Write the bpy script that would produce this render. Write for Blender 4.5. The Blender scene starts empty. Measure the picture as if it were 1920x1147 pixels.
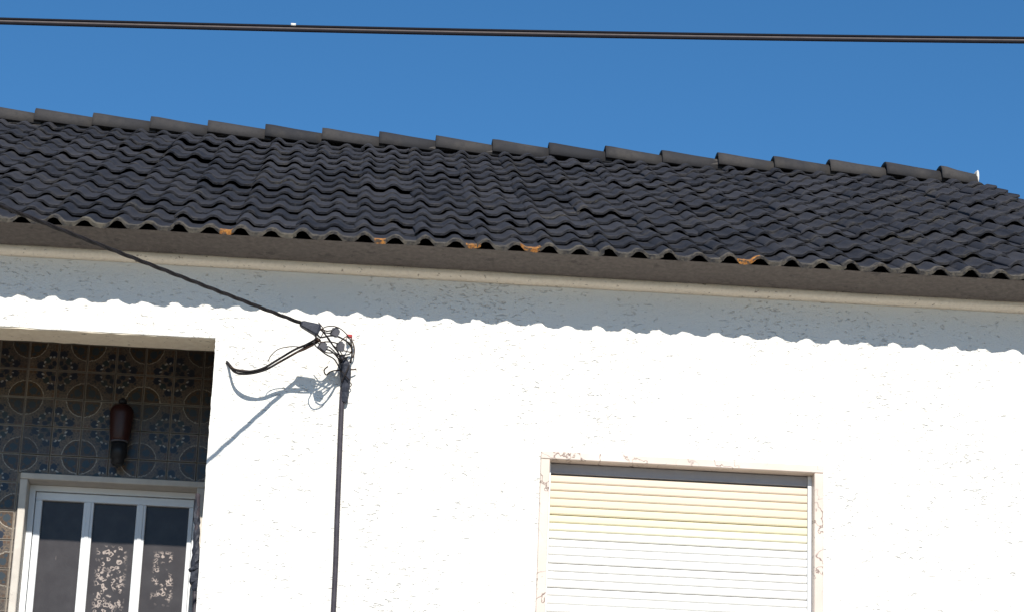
import bpy, bmesh, math, random
from mathutils import Vector, Matrix
random.seed(7)
# ------------------------------------------------------------------ camera, sky, sun, exposure
scene = bpy.context.scene
col = scene.collection
F_PX, PITCH, YAW, ROLL, CAM_D, CAM_H = 4948.7, 0.30581, 0.060144, 0.038023, 12.5426, 1.6
fwd = Vector((math.sin(YAW)*math.cos(PITCH), math.cos(YAW)*math.cos(PITCH), math.sin(PITCH)))
right = Vector((math.cos(YAW), -math.sin(YAW), 0)); up = right.cross(fwd)
R_ = math.cos(ROLL)*right + math.sin(ROLL)*up
U_ = -math.sin(ROLL)*right + math.cos(ROLL)*up
CAM = Vector((0, -CAM_D, CAM_H))
cd = bpy.data.cameras.new('camera'); cam = bpy.data.objects.new('camera', cd); col.objects.link(cam)
cd.sensor_width = 36; cd.lens = F_PX/1920*36; cd.clip_end = 2000; cd.clip_start = 0.05
m = Matrix.Identity(4)
for i in range(3):
    m[i][0] = R_[i]; m[i][1] = U_[i]; m[i][2] = -fwd[i]; m[i][3] = CAM[i]
cam.matrix_world = m
scene.camera = cam
def px(x, y, Y=0.0):
    """pixel of the photograph -> point on the plane y = Y (parallel to the facade)"""
    d = fwd + R_*((x-960)/F_PX) - U_*((y-573.5)/F_PX)
    return CAM + d*((Y-CAM.y)/d.y)
SUN_EL, SUN_T = math.radians(37.9), 0.045      # sun behind the camera, a little to the right
world = bpy.data.worlds.new('World'); scene.world = world; world.use_nodes = True
wn = world.node_tree.nodes; bg = wn['Background']
sky = wn.new('ShaderNodeTexSky'); sky.sky_type = 'NISHITA'; sky.sun_disc = False
sky.sun_elevation = SUN_EL; sky.sun_rotation = math.radians(180-2.6); sky.air_density = 1.0; sky.dust_density = 0.0; sky.ozone_density = 6.0
sky.altitude = 600
hs = wn.new('ShaderNodeHueSaturation'); hs.inputs['Saturation'].default_value = 1.17; hs.inputs['Hue'].default_value = 0.496
world.node_tree.links.new(sky.outputs[0], hs.inputs['Color']); world.node_tree.links.new(hs.outputs[0], bg.inputs[0]); bg.inputs[1].default_value = 0.081
sl = bpy.data.lights.new('sun', 'SUN'); so = bpy.data.objects.new('sun', sl); col.objects.link(so)
sl.energy = 4.2; sl.angle = math.radians(0.5); sl.color = (1, 0.955, 0.88)
sdir = Vector((-SUN_T, 1, -math.tan(SUN_EL))).normalized()
so.rotation_euler = sdir.to_track_quat('-Z', 'Y').to_euler(); so.location = (2, -20, 20)
vs = scene.view_settings
vs.view_transform = 'Standard'; vs.look = 'None'; vs.exposure = 0.55; vs.gamma = 1; vs.use_curve_mapping = False

# ------------------------------------------------------------------ helpers
class NT:
    """short-hand for building a node material"""
    def __init__(s, name, rough=0.8, spec=0.3):
        s.m = bpy.data.materials.new(name); s.m.use_nodes = True
        s.n = s.m.node_tree.nodes; s.l = s.m.node_tree.links
        s.b = s.n['Principled BSDF']; s.b.inputs['Roughness'].default_value = rough
        s.b.inputs['Specular IOR Level'].default_value = spec
    def put(s, sock, v):
        if hasattr(v, 'links'): s.l.new(v, sock)
        elif isinstance(v, (tuple, list)):
            sock.default_value = tuple(v) + ((1,) if len(v) == 3 and sock.type == 'RGBA' else ())
        else: sock.default_value = v
    def math(s, op, a, b=0.0, c=0.0, clamp=False):
        n = s.n.new('ShaderNodeMath'); n.operation = op; n.use_clamp = clamp
        for k, v in enumerate((a, b, c)): s.put(n.inputs[k], v)
        return n.outputs[0]
    def mix(s, f, a, b):
        n = s.n.new('ShaderNodeMix'); n.data_type = 'RGBA'
        s.put(n.inputs[0], f); s.put(n.inputs[6], a); s.put(n.inputs[7], b)
        return n.outputs[2]
    def pos(s, scale=(1, 1, 1), rot=(0, 0, 0), kind='world'):
        if kind == 'world':
            o = s.n.new('ShaderNodeNewGeometry').outputs['Position']
        else:
            o = s.n.new('ShaderNodeTexCoord').outputs[{'object': 'Object', 'uv': 'UV'}[kind]]
        mp = s.n.new('ShaderNodeMapping'); s.l.new(o, mp.inputs[0])
        mp.inputs['Scale'].default_value = scale; mp.inputs['Rotation'].default_value = rot
        return mp.outputs[0]
    def noise(s, vec, scale, detail=4, rough=0.55, dist=0.0):
        n = s.n.new('ShaderNodeTexNoise'); s.l.new(vec, n.inputs['Vector'])
        n.inputs['Scale'].default_value = scale; n.inputs['Detail'].default_value = detail
        n.inputs['Roughness'].default_value = rough; n.inputs['Distortion'].default_value = dist
        return n.outputs[0]
    def voro(s, vec, scale, feature='F1', rnd=1.0):
        n = s.n.new('ShaderNodeTexVoronoi'); s.l.new(vec, n.inputs['Vector']); n.feature = feature
        n.inputs['Scale'].default_value = scale; n.inputs['Randomness'].default_value = rnd
        return n.outputs[0]
    def ramp(s, f, lo, hi):
        n = s.n.new('ShaderNodeMapRange'); s.put(n.inputs[0], f)
        n.inputs[1].default_value = lo; n.inputs[2].default_value = hi; n.clamp = True
        return n.outputs[0]
    def rand(s): return s.n.new('ShaderNodeObjectInfo').outputs['Random']
    def color(s, v): s.put(s.b.inputs['Base Color'], v); return s
    def bump(s, h, strength=0.3, dist=0.01):
        n = s.n.new('ShaderNodeBump'); n.inputs['Strength'].default_value = strength
        n.inputs['Distance'].default_value = dist; s.l.new(h, n.inputs['Height'])
        s.l.new(n.outputs[0], s.b.inputs['Normal']); return s

def obj(name, bm, mats, parent=None, smooth=False):
    me = bpy.data.meshes.new(name); bm.normal_update(); bm.to_mesh(me); bm.free()
    for mt in (mats if isinstance(mats, (list, tuple)) else [mats]): me.materials.append(mt)
    if smooth:
        for p in me.polygons: p.use_smooth = True
    o = bpy.data.objects.new(name, me); col.objects.link(o)
    if parent: o.parent = parent
    return o
def thing(name, label, cat, loc=(0, 0, 0), group=None):
    o = bpy.data.objects.new(name, None); col.objects.link(o); o.location = loc; o.empty_display_size = 0.1
    o['label'] = label; o['category'] = cat
    if group: o['group'] = group
    return o
def BM(): return bmesh.new()
def box(bm, x0, x1, y0, y1, z0, z1, mi=0):
    v = [bm.verts.new((x, y, z)) for x in (x0, x1) for y in (y0, y1) for z in (z0, z1)]
    for f in ((0, 1, 3, 2), (4, 6, 7, 5), (0, 4, 5, 1), (2, 3, 7, 6), (0, 2, 6, 4), (1, 5, 7, 3)):
        bm.faces.new([v[k] for k in f]).material_index = mi
    return bm
def bevbox(x0, x1, y0, y1, z0, z1, b=0.003, seg=1):
    bm = box(BM(), x0, x1, y0, y1, z0, z1)
    bmesh.ops.recalc_face_normals(bm, faces=bm.faces)
    bmesh.ops.bevel(bm, geom=list(bm.edges), offset=b, segments=seg, affect='EDGES')
    return bm
def catmull(P, n=8):
    P = [Vector(p) for p in P]; Q = [P[0]*2-P[1]] + P + [P[-1]*2-P[-2]]; out = []
    for i in range(1, len(Q)-2):
        for k in range(n):
            t = k/n
            out.append(0.5*((2*Q[i]) + (Q[i+1]-Q[i-1])*t + (2*Q[i-1]-5*Q[i]+4*Q[i+1]-Q[i+2])*t*t + (3*Q[i]-Q[i-1]-3*Q[i+1]+Q[i+2])*t**3))
    out.append(P[-1]); return out
def tube(bm, pts, r, seg=8, mi=0):
    pts = [Vector(p) for p in pts]; rings = []; n0 = None
    rr = r if isinstance(r, (list, tuple)) else [r]*len(pts)
    for i, p in enumerate(pts):
        t = (pts[min(i+1, len(pts)-1)]-pts[max(i-1, 0)]).normalized()
        if n0 is None: n0 = t.orthogonal().normalized()
        n0 = (n0 - t*n0.dot(t)).normalized(); b0 = t.cross(n0)
        rings.append([bm.verts.new(p + (n0*math.cos(a) + b0*math.sin(a))*rr[i]) for a in [2*math.pi*k/seg for k in range(seg)]])
    for a, b in zip(rings, rings[1:]):
        for k in range(seg):
            f = bm.faces.new((a[k], a[(k+1) % seg], b[(k+1) % seg], b[k])); f.material_index = mi; f.smooth = True
    bm.faces.new(rings[0][::-1]).material_index = mi; bm.faces.new(rings[-1]).material_index = mi
    return bm
def lathe(bm, prof, c, seg=20, mi=0):
    """prof: (radius, z) from bottom to top round the vertical axis through c"""
    rings = [[bm.verts.new((c[0]+r*math.cos(2*math.pi*k/seg), c[1]+r*math.sin(2*math.pi*k/seg), c[2]+z)) for k in range(seg)] for r, z in prof]
    for a, b in zip(rings, rings[1:]):
        for k in range(seg):
            f = bm.faces.new((a[k], a[(k+1) % seg], b[(k+1) % seg], b[k])); f.material_index = mi; f.smooth = True
    bm.faces.new(rings[0][::-1]).material_index = mi; bm.faces.new(rings[-1]).material_index = mi
    return bm
def strip(prof, x0, x1, step, jit=0.0, seed=1, closed=True):
    """a profile in (y, z) swept along x with a little unevenness"""
    rnd = random.Random(seed); bm = BM(); n = max(1, int((x1-x0)/step)); rings = []
    ph = [rnd.uniform(0, 6.28) for _ in range(4)]
    for i in range(n+1):
        x = x0+(x1-x0)*i/n
        w = 0.35*math.sin(x*1.7+ph[0]) + 0.3*math.sin(x*4.3+ph[1]) + 0.25*math.sin(x*11+ph[2])
        rings.append([bm.verts.new((x, y+jit*(w+rnd.uniform(-.5, .5))*k, z+jit*(w+rnd.uniform(-.5, .5))*k)) for y, z, k in prof])
    L = len(prof)
    for a, b in zip(rings, rings[1:]):
        for k in range(L if closed else L-1): bm.faces.new((a[k], a[(k+1) % L], b[(k+1) % L], b[k]))
    if closed: bm.faces.new(rings[0][::-1]); bm.faces.new(rings[-1])
    bmesh.ops.recalc_face_normals(bm, faces=bm.faces)
    return bm

# ------------------------------------------------------------------ materials
def mat_wall():
    t = NT('white_render', 0.9, 0.15)
    p = t.pos((1, 1, 1)); ps = t.pos((1.0, 1.0, 2.3), (0, math.radians(14), 0))
    n1 = t.noise(ps, 30, 3, 0.6, 0.7)            # trowel ridges, stretched sideways
    patch = t.noise(p, 2.2, 3, 0.6)
    th = t.math('MULTIPLY_ADD', patch, -0.36, 0.798)
    lump = t.math('MULTIPLY', t.math('SUBTRACT', n1, th), 9, clamp=True)
    gr = t.noise(ps, 75, 4, 0.65); mid = t.noise(p, 14, 4, 0.6); big = t.noise(p, 0.8, 4)
    c = t.mix(t.ramp(big, 0.3, 0.7), (0.775, 0.752, 0.70), (0.74, 0.72, 0.675))
    c = t.mix(t.math('MULTIPLY', lump, 0.15), c, (0.44, 0.42, 0.40))  # small shadows of the marks, slightly painted into the colour
    h = t.math('ADD', t.math('MULTIPLY', gr, 0.5), t.math('ADD', t.math('MULTIPLY', lump, -1.2), t.math('MULTIPLY', mid, 0.8)))
    return t.color(c).bump(h, 0.72, 0.010).m
def mat_plain(name, c0, c1, scale=30, rough=0.85, bump=0.3, dist=0.004, spots=None, spec=0.3):
    t = NT(name, rough, spec); p = t.pos(); n = t.noise(p, scale, 5, 0.62)
    c = t.mix(t.ramp(n, 0.3, 0.7), c0, c1)
    if spots: c = t.mix(t.ramp(t.noise(p, spots[1], 4, 0.65), spots[2], spots[2]+0.06), c, spots[0])
    return t.color(c).bump(n, bump, dist).m
def mat_tile():
    t = NT('charcoal_tile', 0.78, 0.25); p = t.pos(); n = t.noise(p, 9, 5, 0.65); f = t.noise(p, 70, 4, 0.7)
    c = t.mix(t.rand(), (0.0100, 0.0112, 0.0165), (0.030, 0.0305, 0.0375))
    c = t.mix(t.math('MULTIPLY', t.ramp(n, 0.50, 0.68), 0.75), c, (0.040, 0.037, 0.037))
    c = t.mix(t.math('MULTIPLY', t.ramp(f, 0.54, 0.70), 0.5), c, (0.068, 0.062, 0.056))
    c = t.mix(t.math('MULTIPLY', t.ramp(t.noise(p, 24, 4, 0.7), 0.56, 0.70), 0.6), c, (0.010, 0.011, 0.014))
    moss = t.math('MULTIPLY', t.ramp(t.noise(p, 3.2, 4, 0.7), 0.60, 0.70), t.ramp(f, 0.42, 0.60))
    c = t.mix(t.math('MULTIPLY', moss, 0.7), c, (0.085, 0.074, 0.055))
    return t.color(c).bump(f, 0.35, 0.004).m
def mat_ridge():
    t = NT('grey_ridge_tile', 0.85, 0.25); p = t.pos(); n = t.noise(p, 30, 5, 0.65); b = t.noise(p, 4, 4, 0.6)
    c = t.mix(t.rand(), (0.022, 0.022, 0.025), (0.044, 0.041, 0.041))
    c = t.mix(t.math('MULTIPLY', t.ramp(b, 0.45, 0.65), 0.6), c, (0.058, 0.052, 0.047))
    c = t.mix(t.math('MULTIPLY', t.ramp(n, 0.5, 0.7), 0.5), c, (0.020, 0.020, 0.022))
    return t.color(c).bump(n, 0.4, 0.005).m
def mat_tile_edge():
    t = NT('weathered_tile_lip', 0.9, 0.2); p = t.pos(); n = t.noise(p, 34, 5, 0.7)
    c = t.mix(t.ramp(n, 0.40, 0.64), (0.026, 0.026, 0.029), (0.105, 0.092, 0.075))
    c = t.mix(t.math('MULTIPLY', t.ramp(t.noise(p, 5, 3), 0.5, 0.7), 0.5), c, (0.13, 0.115, 0.085))
    return t.color(c).bump(n, 0.4, 0.004).m
def mat_terracotta():
    t = NT('bare_terracotta', 0.9, 0.2); p = t.pos(); n = t.noise(p, 60, 4, 0.7)
    c = t.mix(t.ramp(n, 0.40, 0.60), (0.42, 0.19, 0.045), (0.25, 0.10, 0.03))
    c = t.mix(t.ramp(t.noise(p, 42, 4, 0.65), 0.47, 0.54), c, (0.075, 0.058, 0.045))
    return t.color(c).bump(n, 0.5, 0.004).m
def mat_marble():
    t = NT('pink_veined_marble', 0.45, 0.4); p = t.pos((1, 1, 1), (0.3, 0.7, 0.2)); n = t.noise(p, 9, 3, 0.5, 0.25)
    v = t.math('ABSOLUTE', t.math('SUBTRACT', n, 0.5)); fine = t.noise(p, 3.0, 4, 0.6)
    vein = t.math('MULTIPLY', t.ramp(v, 0.016, 0.0), t.ramp(fine, 0.42, 0.54))
    c = t.mix(t.ramp(t.noise(p, 4, 4), 0.35, 0.7), (0.66, 0.56, 0.49), (0.56, 0.47, 0.40))
    c = t.mix(vein, c, (0.14, 0.085, 0.065))
    return t.color(c).bump(n, 0.1, 0.002).m
def mat_azulejo():
    t = NT('patterned_glaze', 0.3, 0.38)
    uv = t.n.new('ShaderNodeTexCoord').outputs['UV']; sp = t.n.new('ShaderNodeSeparateXYZ'); t.l.new(uv, sp.inputs[0])
    u, v = sp.outputs[0], sp.outputs[1]
    w = t.math('MULTIPLY', t.math('SUBTRACT', t.noise(t.pos(), 75, 3), 0.5), 0.16)
    u2, v2 = t.math('ADD', u, w), t.math('SUBTRACT', v, w)
    def dist(cx, cy, sx=1.0, sy=1.0):
        a = t.math('MULTIPLY', t.math('SUBTRACT', u2, cx), sx); b = t.math('MULTIPLY', t.math('SUBTRACT', v2, cy), sy)
        return t.math('SQRT', t.math('ADD', t.math('MULTIPLY', a, a), t.math('MULTIPLY', b, b)))
    r = dist(0, 0)
    nz = t.noise(t.pos(), 110, 3, 0.6)
    c = t.mix(t.ramp(nz, 0.35, 0.65), (0.175, 0.125, 0.08), (0.06, 0.050, 0.042))
    och = t.mix(t.ramp(nz, 0.35, 0.65), (0.10, 0.058, 0.028), (0.045, 0.03, 0.018))
    c = t.mix(t.ramp(r, 0.60, 0.575), c, och)
    for a, b, rad in ((0.24, 0.24, 0.15), (0.45, 0.14, 0.07), (0.14, 0.45, 0.07)):
        c = t.mix(t.ramp(dist(a, b), rad, rad-0.03), c, (0.03, 0.042, 0.05))
    for a, b, rad, k in ((0.84, 0.42, 0.15, 0), (0.42, 0.84, 0.15, 0), (0.64, 0.66, 0.13, 1), (0.90, 0.74, 0.11, 0), (0.74, 0.90, 0.11, 0), (0.86, 0.88, 0.06, 1), (0.70, 0.30, 0.05, 0), (0.30, 0.70, 0.05, 0)):
        c = t.mix(t.ramp(dist(a, b), rad, rad-0.03), c, ((0.014, 0.019, 0.032), (0.026, 0.038, 0.038))[k])
    for a, b in ((0.86, 0.52), (0.52, 0.86), (0.72, 0.55), (0.55, 0.72)):
        c = t.mix(t.ramp(dist(a, b, 1.0, 1.3), 0.05, 0.025), c, (0.40, 0.38, 0.34))
    for a, b in ((0.93, 0.10), (0.93, 0.24), (0.10, 0.93), (0.24, 0.93)):
        q = t.math('MAXIMUM', t.math('ABSOLUTE', t.math('SUBTRACT', u, a)), t.math('ABSOLUTE', t.math('SUBTRACT', v, b)))
        c = t.mix(t.ramp(q, 0.052, 0.04), c, (0.11, 0.06, 0.03))
    ring = t.math('ABSOLUTE', t.math('SUBTRACT', r, 0.60))
    c = t.mix(t.math('MULTIPLY', t.ramp(ring, 0.022, 0.010), t.ramp(nz, 0.36, 0.5)), c, (0.36, 0.315, 0.25))
    edge = t.math('MINIMUM', t.math('MINIMUM', u, v), t.math('MINIMUM', t.math('SUBTRACT', 1.0, u), t.math('SUBTRACT', 1.0, v)))
    c = t.mix(t.ramp(edge, 0.035, 0.015), c, (0.26, 0.22, 0.175))
    t.color(t.mix(t.math('MULTIPLY', t.rand(), 0.45), c, (0.03, 0.03, 0.033))); return t.m
def mat_pane(seed, cx, dens, top, bot, half):
    """dark textured glass with the pale curls of the lace behind it"""
    t = NT('patterned_dark_glass', 0.2, 0.22)
    co = t.n.new('ShaderNodeTexCoord').outputs['Object']; sp = t.n.new('ShaderNodeSeparateXYZ'); t.l.new(co, sp.inputs[0])
    mp = t.n.new('ShaderNodeMapping'); t.l.new(co, mp.inputs[0]); mp.inputs['Location'].default_value = (seed*3.1, 0, seed*1.7); mp.inputs['Scale'].default_value = (1, 0.0, 1)
    nv = t.n.new('ShaderNodeTexNoise'); t.l.new(mp.outputs[0], nv.inputs['Vector']); nv.inputs['Scale'].default_value = 40
    va = t.n.new('ShaderNodeVectorMath'); va.operation = 'MULTIPLY_ADD'; t.l.new(nv.outputs[1], va.inputs[0]); va.inputs[1].default_value = (0.026, 0, 0.026); t.l.new(mp.outputs[0], va.inputs[2])
    vd = t.voro(va.outputs[0], 42, 'F1', 1.0); nn = t.noise(mp.outputs[0], 34, 2, 0.5, 1.6)
    ring = t.ramp(t.math('ABSOLUTE', t.math('SUBTRACT', vd, 0.36)), 0.17, 0.06)
    curl = t.math('MULTIPLY', ring, t.ramp(nn, 0.40, 0.50))
    mx = t.ramp(t.math('ABSOLUTE', t.math('SUBTRACT', sp.outputs[0], cx)), half, half*0.7)
    mz = t.math('MULTIPLY', t.ramp(sp.outputs[2], bot, bot+0.05), t.ramp(sp.outputs[2], top, top-0.02))
    cl = t.ramp(t.noise(mp.outputs[0], 9, 2), dens, dens+0.08)
    k = t.math('MULTIPLY', t.math('MULTIPLY', curl, mx), t.math('MULTIPLY', mz, cl))
    fog = t.noise(mp.outputs[0], 11, 3)
    c = t.mix(t.ramp(fog, 0.4, 0.7), (0.050, 0.045, 0.046), (0.062, 0.057, 0.058))
    c = t.mix(t.math('MULTIPLY', k, 0.9), c, (0.43, 0.36, 0.32))
    t.color(c).bump(t.noise(t.pos(), 160, 2), 0.12, 0.003); return t.m
M = dict(
    wall=mat_wall(),
    beam=mat_plain('tan_beam_plaster', (0.78, 0.70, 0.56), (0.68, 0.59, 0.46), 22, 0.92, 0.6, 0.008, ((0.26, 0.21, 0.16), 34, 0.64)),
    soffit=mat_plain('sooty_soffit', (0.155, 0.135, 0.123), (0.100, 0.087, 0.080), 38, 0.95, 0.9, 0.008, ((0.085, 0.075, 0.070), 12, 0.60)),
    mould=mat_plain('cream_mortar_moulding', (0.86, 0.77, 0.64), (0.76, 0.67, 0.55), 60, 0.92, 0.5, 0.004, ((0.36, 0.30, 0.24), 38, 0.62)),
    tile=mat_tile(), lip=mat_tile_edge(), terra=mat_terracotta(),
    ridge=mat_ridge(),
    mortar=mat_plain('white_mortar', (0.70, 0.68, 0.63), (0.5, 0.47, 0.42), 40, 0.9, 0.5),
    grey_mortar=mat_plain('dark_bedding_mortar', (0.075, 0.068, 0.062), (0.035, 0.033, 0.034), 30, 0.95, 0.6, 0.01),
    deck=mat_plain('dark_roof_underlay', (0.02, 0.02, 0.022), (0.03, 0.028, 0.028), 10),
    marble=mat_marble(),
    stone=mat_plain('pale_door_stone', (0.60, 0.55, 0.48), (0.50, 0.455, 0.40), 14, 0.7, 0.25, 0.003, ((0.30, 0.25, 0.2), 18, 0.68)),
    alu=mat_plain('white_enamelled_aluminium', (0.74, 0.75, 0.75), (0.70, 0.71, 0.72), 6, 0.38, 0.03, 0.001, None, 0.5),
    grout=mat_plain('cream_grout', (0.36, 0.31, 0.25), (0.20, 0.17, 0.14), 40, 0.95),
    azulejo=mat_azulejo(),
    black=mat_plain('black_cable_sheath', (0.016, 0.015, 0.017), (0.022, 0.018, 0.018), 40, 0.7, 0.1, 0.002, None, 0.2),
    sheen=mat_plain('weathered_cable_sheath', (0.006, 0.006, 0.009), (0.010, 0.009, 0.012), 30, 0.7, 0.1, 0.002, None, 0.1),
    web=mat_plain('grey_cable_web', (0.115, 0.098, 0.095), (0.085, 0.072, 0.073), 40, 0.8, 0.1, 0.001),
    brownwire=mat_plain('brown_wire', (0.055, 0.028, 0.016), (0.035, 0.02, 0.014), 40, 0.6, 0.1, 0.002),
    tape=mat_plain('blue_grey_tape', (0.017, 0.020, 0.031), (0.040, 0.044, 0.060), 60, 0.6, 0.5, 0.004),
    conn=mat_plain('grey_connector', (0.085, 0.085, 0.10), (0.12, 0.115, 0.125), 60, 0.6, 0.2, 0.002),
    conduit=mat_plain('faded_conduit', (0.030, 0.025, 0.032), (0.055, 0.048, 0.058), 30, 0.55, 0.2, 0.002),
    red=mat_plain('red_plastic', (0.42, 0.02, 0.02), (0.30, 0.015, 0.02), 60, 0.5, 0.1),
    white=mat_plain('white_plastic', (0.75, 0.74, 0.70), (0.65, 0.64, 0.60), 60, 0.5, 0.1),
    lamp=mat_plain('dark_red_lamp_shade', (0.042, 0.010, 0.008), (0.026, 0.007, 0.006), 30, 0.4, 0.1, 0.002, None, 0.4),
    lampblack=mat_plain('black_lamp_metal', (0.012, 0.012, 0.014), (0.02, 0.02, 0.022), 30, 0.4, 0.1),
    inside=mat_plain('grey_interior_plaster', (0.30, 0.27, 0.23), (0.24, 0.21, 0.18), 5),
    floor=mat_plain('porch_floor', (0.14, 0.085, 0.06), (0.10, 0.06, 0.045), 6),
    ground=mat_plain('worn_granite_street', (0.31, 0.28, 0.24), (0.25, 0.225, 0.19), 8, 0.95, 0.3, 0.004),
    pave=mat_plain('limestone_pavement', (0.45, 0.42, 0.37), (0.37, 0.345, 0.30), 10, 0.9, 0.4, 0.006),
)
# two extra shutter tones: sun-yellowed slats at the top, whiter ones below (the slats themselves differ)
def slat_mat(c): return mat_plain('shutter_slat', c, tuple(x*0.97 for x in c), 3, 0.5, 0.02, 0.001, None, 0.35)

# ------------------------------------------------------------------ setting
g = obj('ground', box(BM(), -150, 150, -150, 150, -0.4, 0.0), M['ground']); g['kind'] = 'structure'
pv = obj('pavement', bevbox(-60, 60, -1.8, -0.002, 0.0, 0.13, 0.02), M['pave']); pv['kind'] = 'structure'

# ------------------------------------------------------------------ house: walls
O, R, T, ZE = 0.35, 4.297, 0.4985, 5.742          # eave overhang, roof run, roof slope, height of the eave lip (pan underside)
VERGE = 4.05                                      # right-hand gable end
LEFT = -7.4
WR = VERGE-0.12
RIDGE_Y, RIDGE_Z = -O+R, ZE+R*T
BACK = 2*RIDGE_Y
house = thing('house', 'white rendered house with black tiled roof, tiled porch and shuttered window', 'house', (0, 0, 0))
PX1, PZ1 = px(404.5, 632).x, 5.317                # porch opening: right edge and top
PX0, PZ0 = -3.6, 2.75
WX0, WX1 = px(1031, 860).x, px(1526, 888).x       # clear opening of the window
WZ1 = (px(1031, 858, -0.02).z + px(1526, 886, -0.02).z)/2; WZ0 = WZ1-1.32
BEAM = 0.21
def facade():
    bm = BM(); rnd = random.Random(3)
    xs = [LEFT, PX0, PX1, WX0-0.012, WX1+0.012, WR]; zs = [0, PZ0, WZ0-0.012, WZ1+0.012, PZ1, ZE+0.06]
    holes = lambda i, j: (i == 1 and j in (1, 2, 3)) or (i == 3 and j == 2)
    def sub(a, b, st): n = max(1, round((b-a)/st)); return [a+(b-a)*k/n for k in range(n)]
    cache = {}
    def V(x, y, z):
        k = (round(x, 4), round(y, 4), round(z, 4))
        if k not in cache: cache[k] = bm.verts.new((x, y, z))
        return cache[k]
    def quad(a, b, c, d): bm.faces.new((V(*a), V(*b), V(*c), V(*d)))
    for i in range(5):
        for j in range(5):
            if holes(i, j): continue
            X0, X1, Z0, Z1 = xs[i], xs[i+1], zs[j], zs[j+1]
            quad((X0, 0, Z0), (X1, 0, Z0), (X1, 0, Z1), (X0, 0, Z1))
            quad((X0, BEAM, Z0), (X0, BEAM, Z1), (X1, BEAM, Z1), (X1, BEAM, Z0))
            for (di, dj, e) in ((-1, 0, 0), (1, 0, 1), (0, -1, 2), (0, 1, 3)):
                ii, jj = i+di, j+dj
                if 0 <= ii < 5 and 0 <= jj < 5 and not holes(ii, jj): continue
                if e == 0: quad((X0, 0, Z0), (X0, 0, Z1), (X0, BEAM, Z1), (X0, BEAM, Z0))
                if e == 1: quad((X1, 0, Z0), (X1, BEAM, Z0), (X1, BEAM, Z1), (X1, 0, Z1))
                if e == 2: quad((X0, 0, Z0), (X0, BEAM, Z0), (X1, BEAM, Z0), (X1, 0, Z0))
                if e == 3: quad((X0, 0, Z1), (X1, 0, Z1), (X1, BEAM, Z1), (X0, BEAM, Z1))
    # plasterer's unevenness along the porch edge
    ed = [e for e in bm.edges if all(abs(v.co.z-PZ1) < 1e-4 and PX0-1e-4 < v.co.x < PX1+1e-4 and abs(v.co.y) < 1e-4 for v in e.verts)
          or all(abs(v.co.x-PX1) < 1e-4 and PZ0-1e-4 < v.co.z < PZ1+1e-4 and abs(v.co.y) < 1e-4 for v in e.verts)]
    r = bmesh.ops.subdivide_edges(bm, edges=ed, cuts=60)
    for g_ in r['geom_inner']:
        if isinstance(g_, bmesh.types.BMVert):
            if abs(g_.co.z-PZ1) < 1e-4: g_.co.z += rnd.uniform(-.003, .004) + (0.008 if rnd.random() < .04 else 0); g_.co.y += rnd.uniform(0, .004)
            else: g_.co.x += rnd.uniform(-.002, .002)
    bmesh.ops.recalc_face_normals(bm, faces=bm.faces)
    return bm
obj('facade_wall', facade(), M['wall'], house)
bm = BM()
ze = ZE+0.06
side = [(BEAM, 0), (BACK, 0), (BACK, ze), (RIDGE_Y, RIDGE_Z-0.12), (BEAM, ze)]
for x0, x1 in ((LEFT, LEFT+0.2), (WR-0.2, WR)):
    a = [bm.verts.new((x0, y, z)) for y, z in side]; b = [bm.verts.new((x1, y, z)) for y, z in side]
    bm.faces.new(a); bm.faces.new(b[::-1])
    for k in range(5): bm.faces.new((a[k], b[k], b[(k+1) % 5], a[(k+1) % 5]))
box(bm, LEFT+0.2, WR-0.2, BACK-0.2, BACK, 0, ze)
bmesh.ops.recalc_face_normals(bm, faces=bm.faces)
obj('end_walls', bm, M['wall'], house)
# warm tan underside of the porch beam, laid on the wall's own underside
bm = strip([(0.006, PZ1-0.006, 1), (0.006, PZ1+0.002, 0), (BEAM+0.004, PZ1+0.002, 0), (BEAM+0.004, PZ1-0.007, 1)], PX0+0.01, PX1-0.004, 0.05, 0.004, 5)
obj('porch_beam_underside', bm, M['beam'], house)

# ------------------------------------------------------------------ house: eave soffit and moulding
sb = ZE-0.012
obj('eave_soffit', strip([(-0.312, sb+0.019, .6), (-0.300, sb+0.024, 0), (-0.002, sb+0.13, 0), (-0.002, sb-0.006, 0), (-0.06, sb-0.008, 1)], LEFT, WR+0.05, 0.08, 0.003, 2), M['soffit'], house)
mp_ = [(-0.002, sb-0.005, 0), (-0.050, sb-0.005, .5)] + [(-0.030-0.026*math.cos(a), sb-0.026-0.022*math.sin(a), 1) for a in [math.radians(q) for q in (-25, 5, 30, 55, 80)]] + [(-0.022, sb-0.050, 1), (-0.002, sb-0.052, 0)]
obj('eave_moulding', strip(mp_, LEFT, WR+0.05, 0.04, 0.0035, 4), M['mould'], house, True)

# ------------------------------------------------------------------ house: roof
THK, WAVE, TL, EXP_N = 0.015, 0.15, 0.41, 15
SL = R*math.sqrt(1+T*T); EXPO = SL/EXP_N
ang = math.atan(T)
LIFT = 0.027
bm = BM()                                          # boarded deck under the tiles, both slopes
for s, y0 in ((1, -O+0.36), (-1, BACK+O-0.36)):
    yr = RIDGE_Y; n = Vector((0, -s*math.sin(ang), math.cos(ang)))
    z0 = ZE + 0.36*T - 0.004
    dd = (LIFT+0.008)/math.cos(ang)                  # the tiles' heads rest on the boards
    pr = [(y0, z0-dd), (yr, RIDGE_Z-dd-0.02), (yr, RIDGE_Z-dd-0.07), (y0, z0-dd-0.03)]
    a = [bm.verts.new((LEFT-0.1, y, z)) for y, z in pr]; b = [bm.verts.new((VERGE-0.03, y, z)) for y, z in pr]
    bm.faces.new(a); bm.faces.new(b[::-1])
    for k in range(4): bm.faces.new((a[k], b[k], b[(k+1) % 4], a[(k+1) % 4]))
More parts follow.
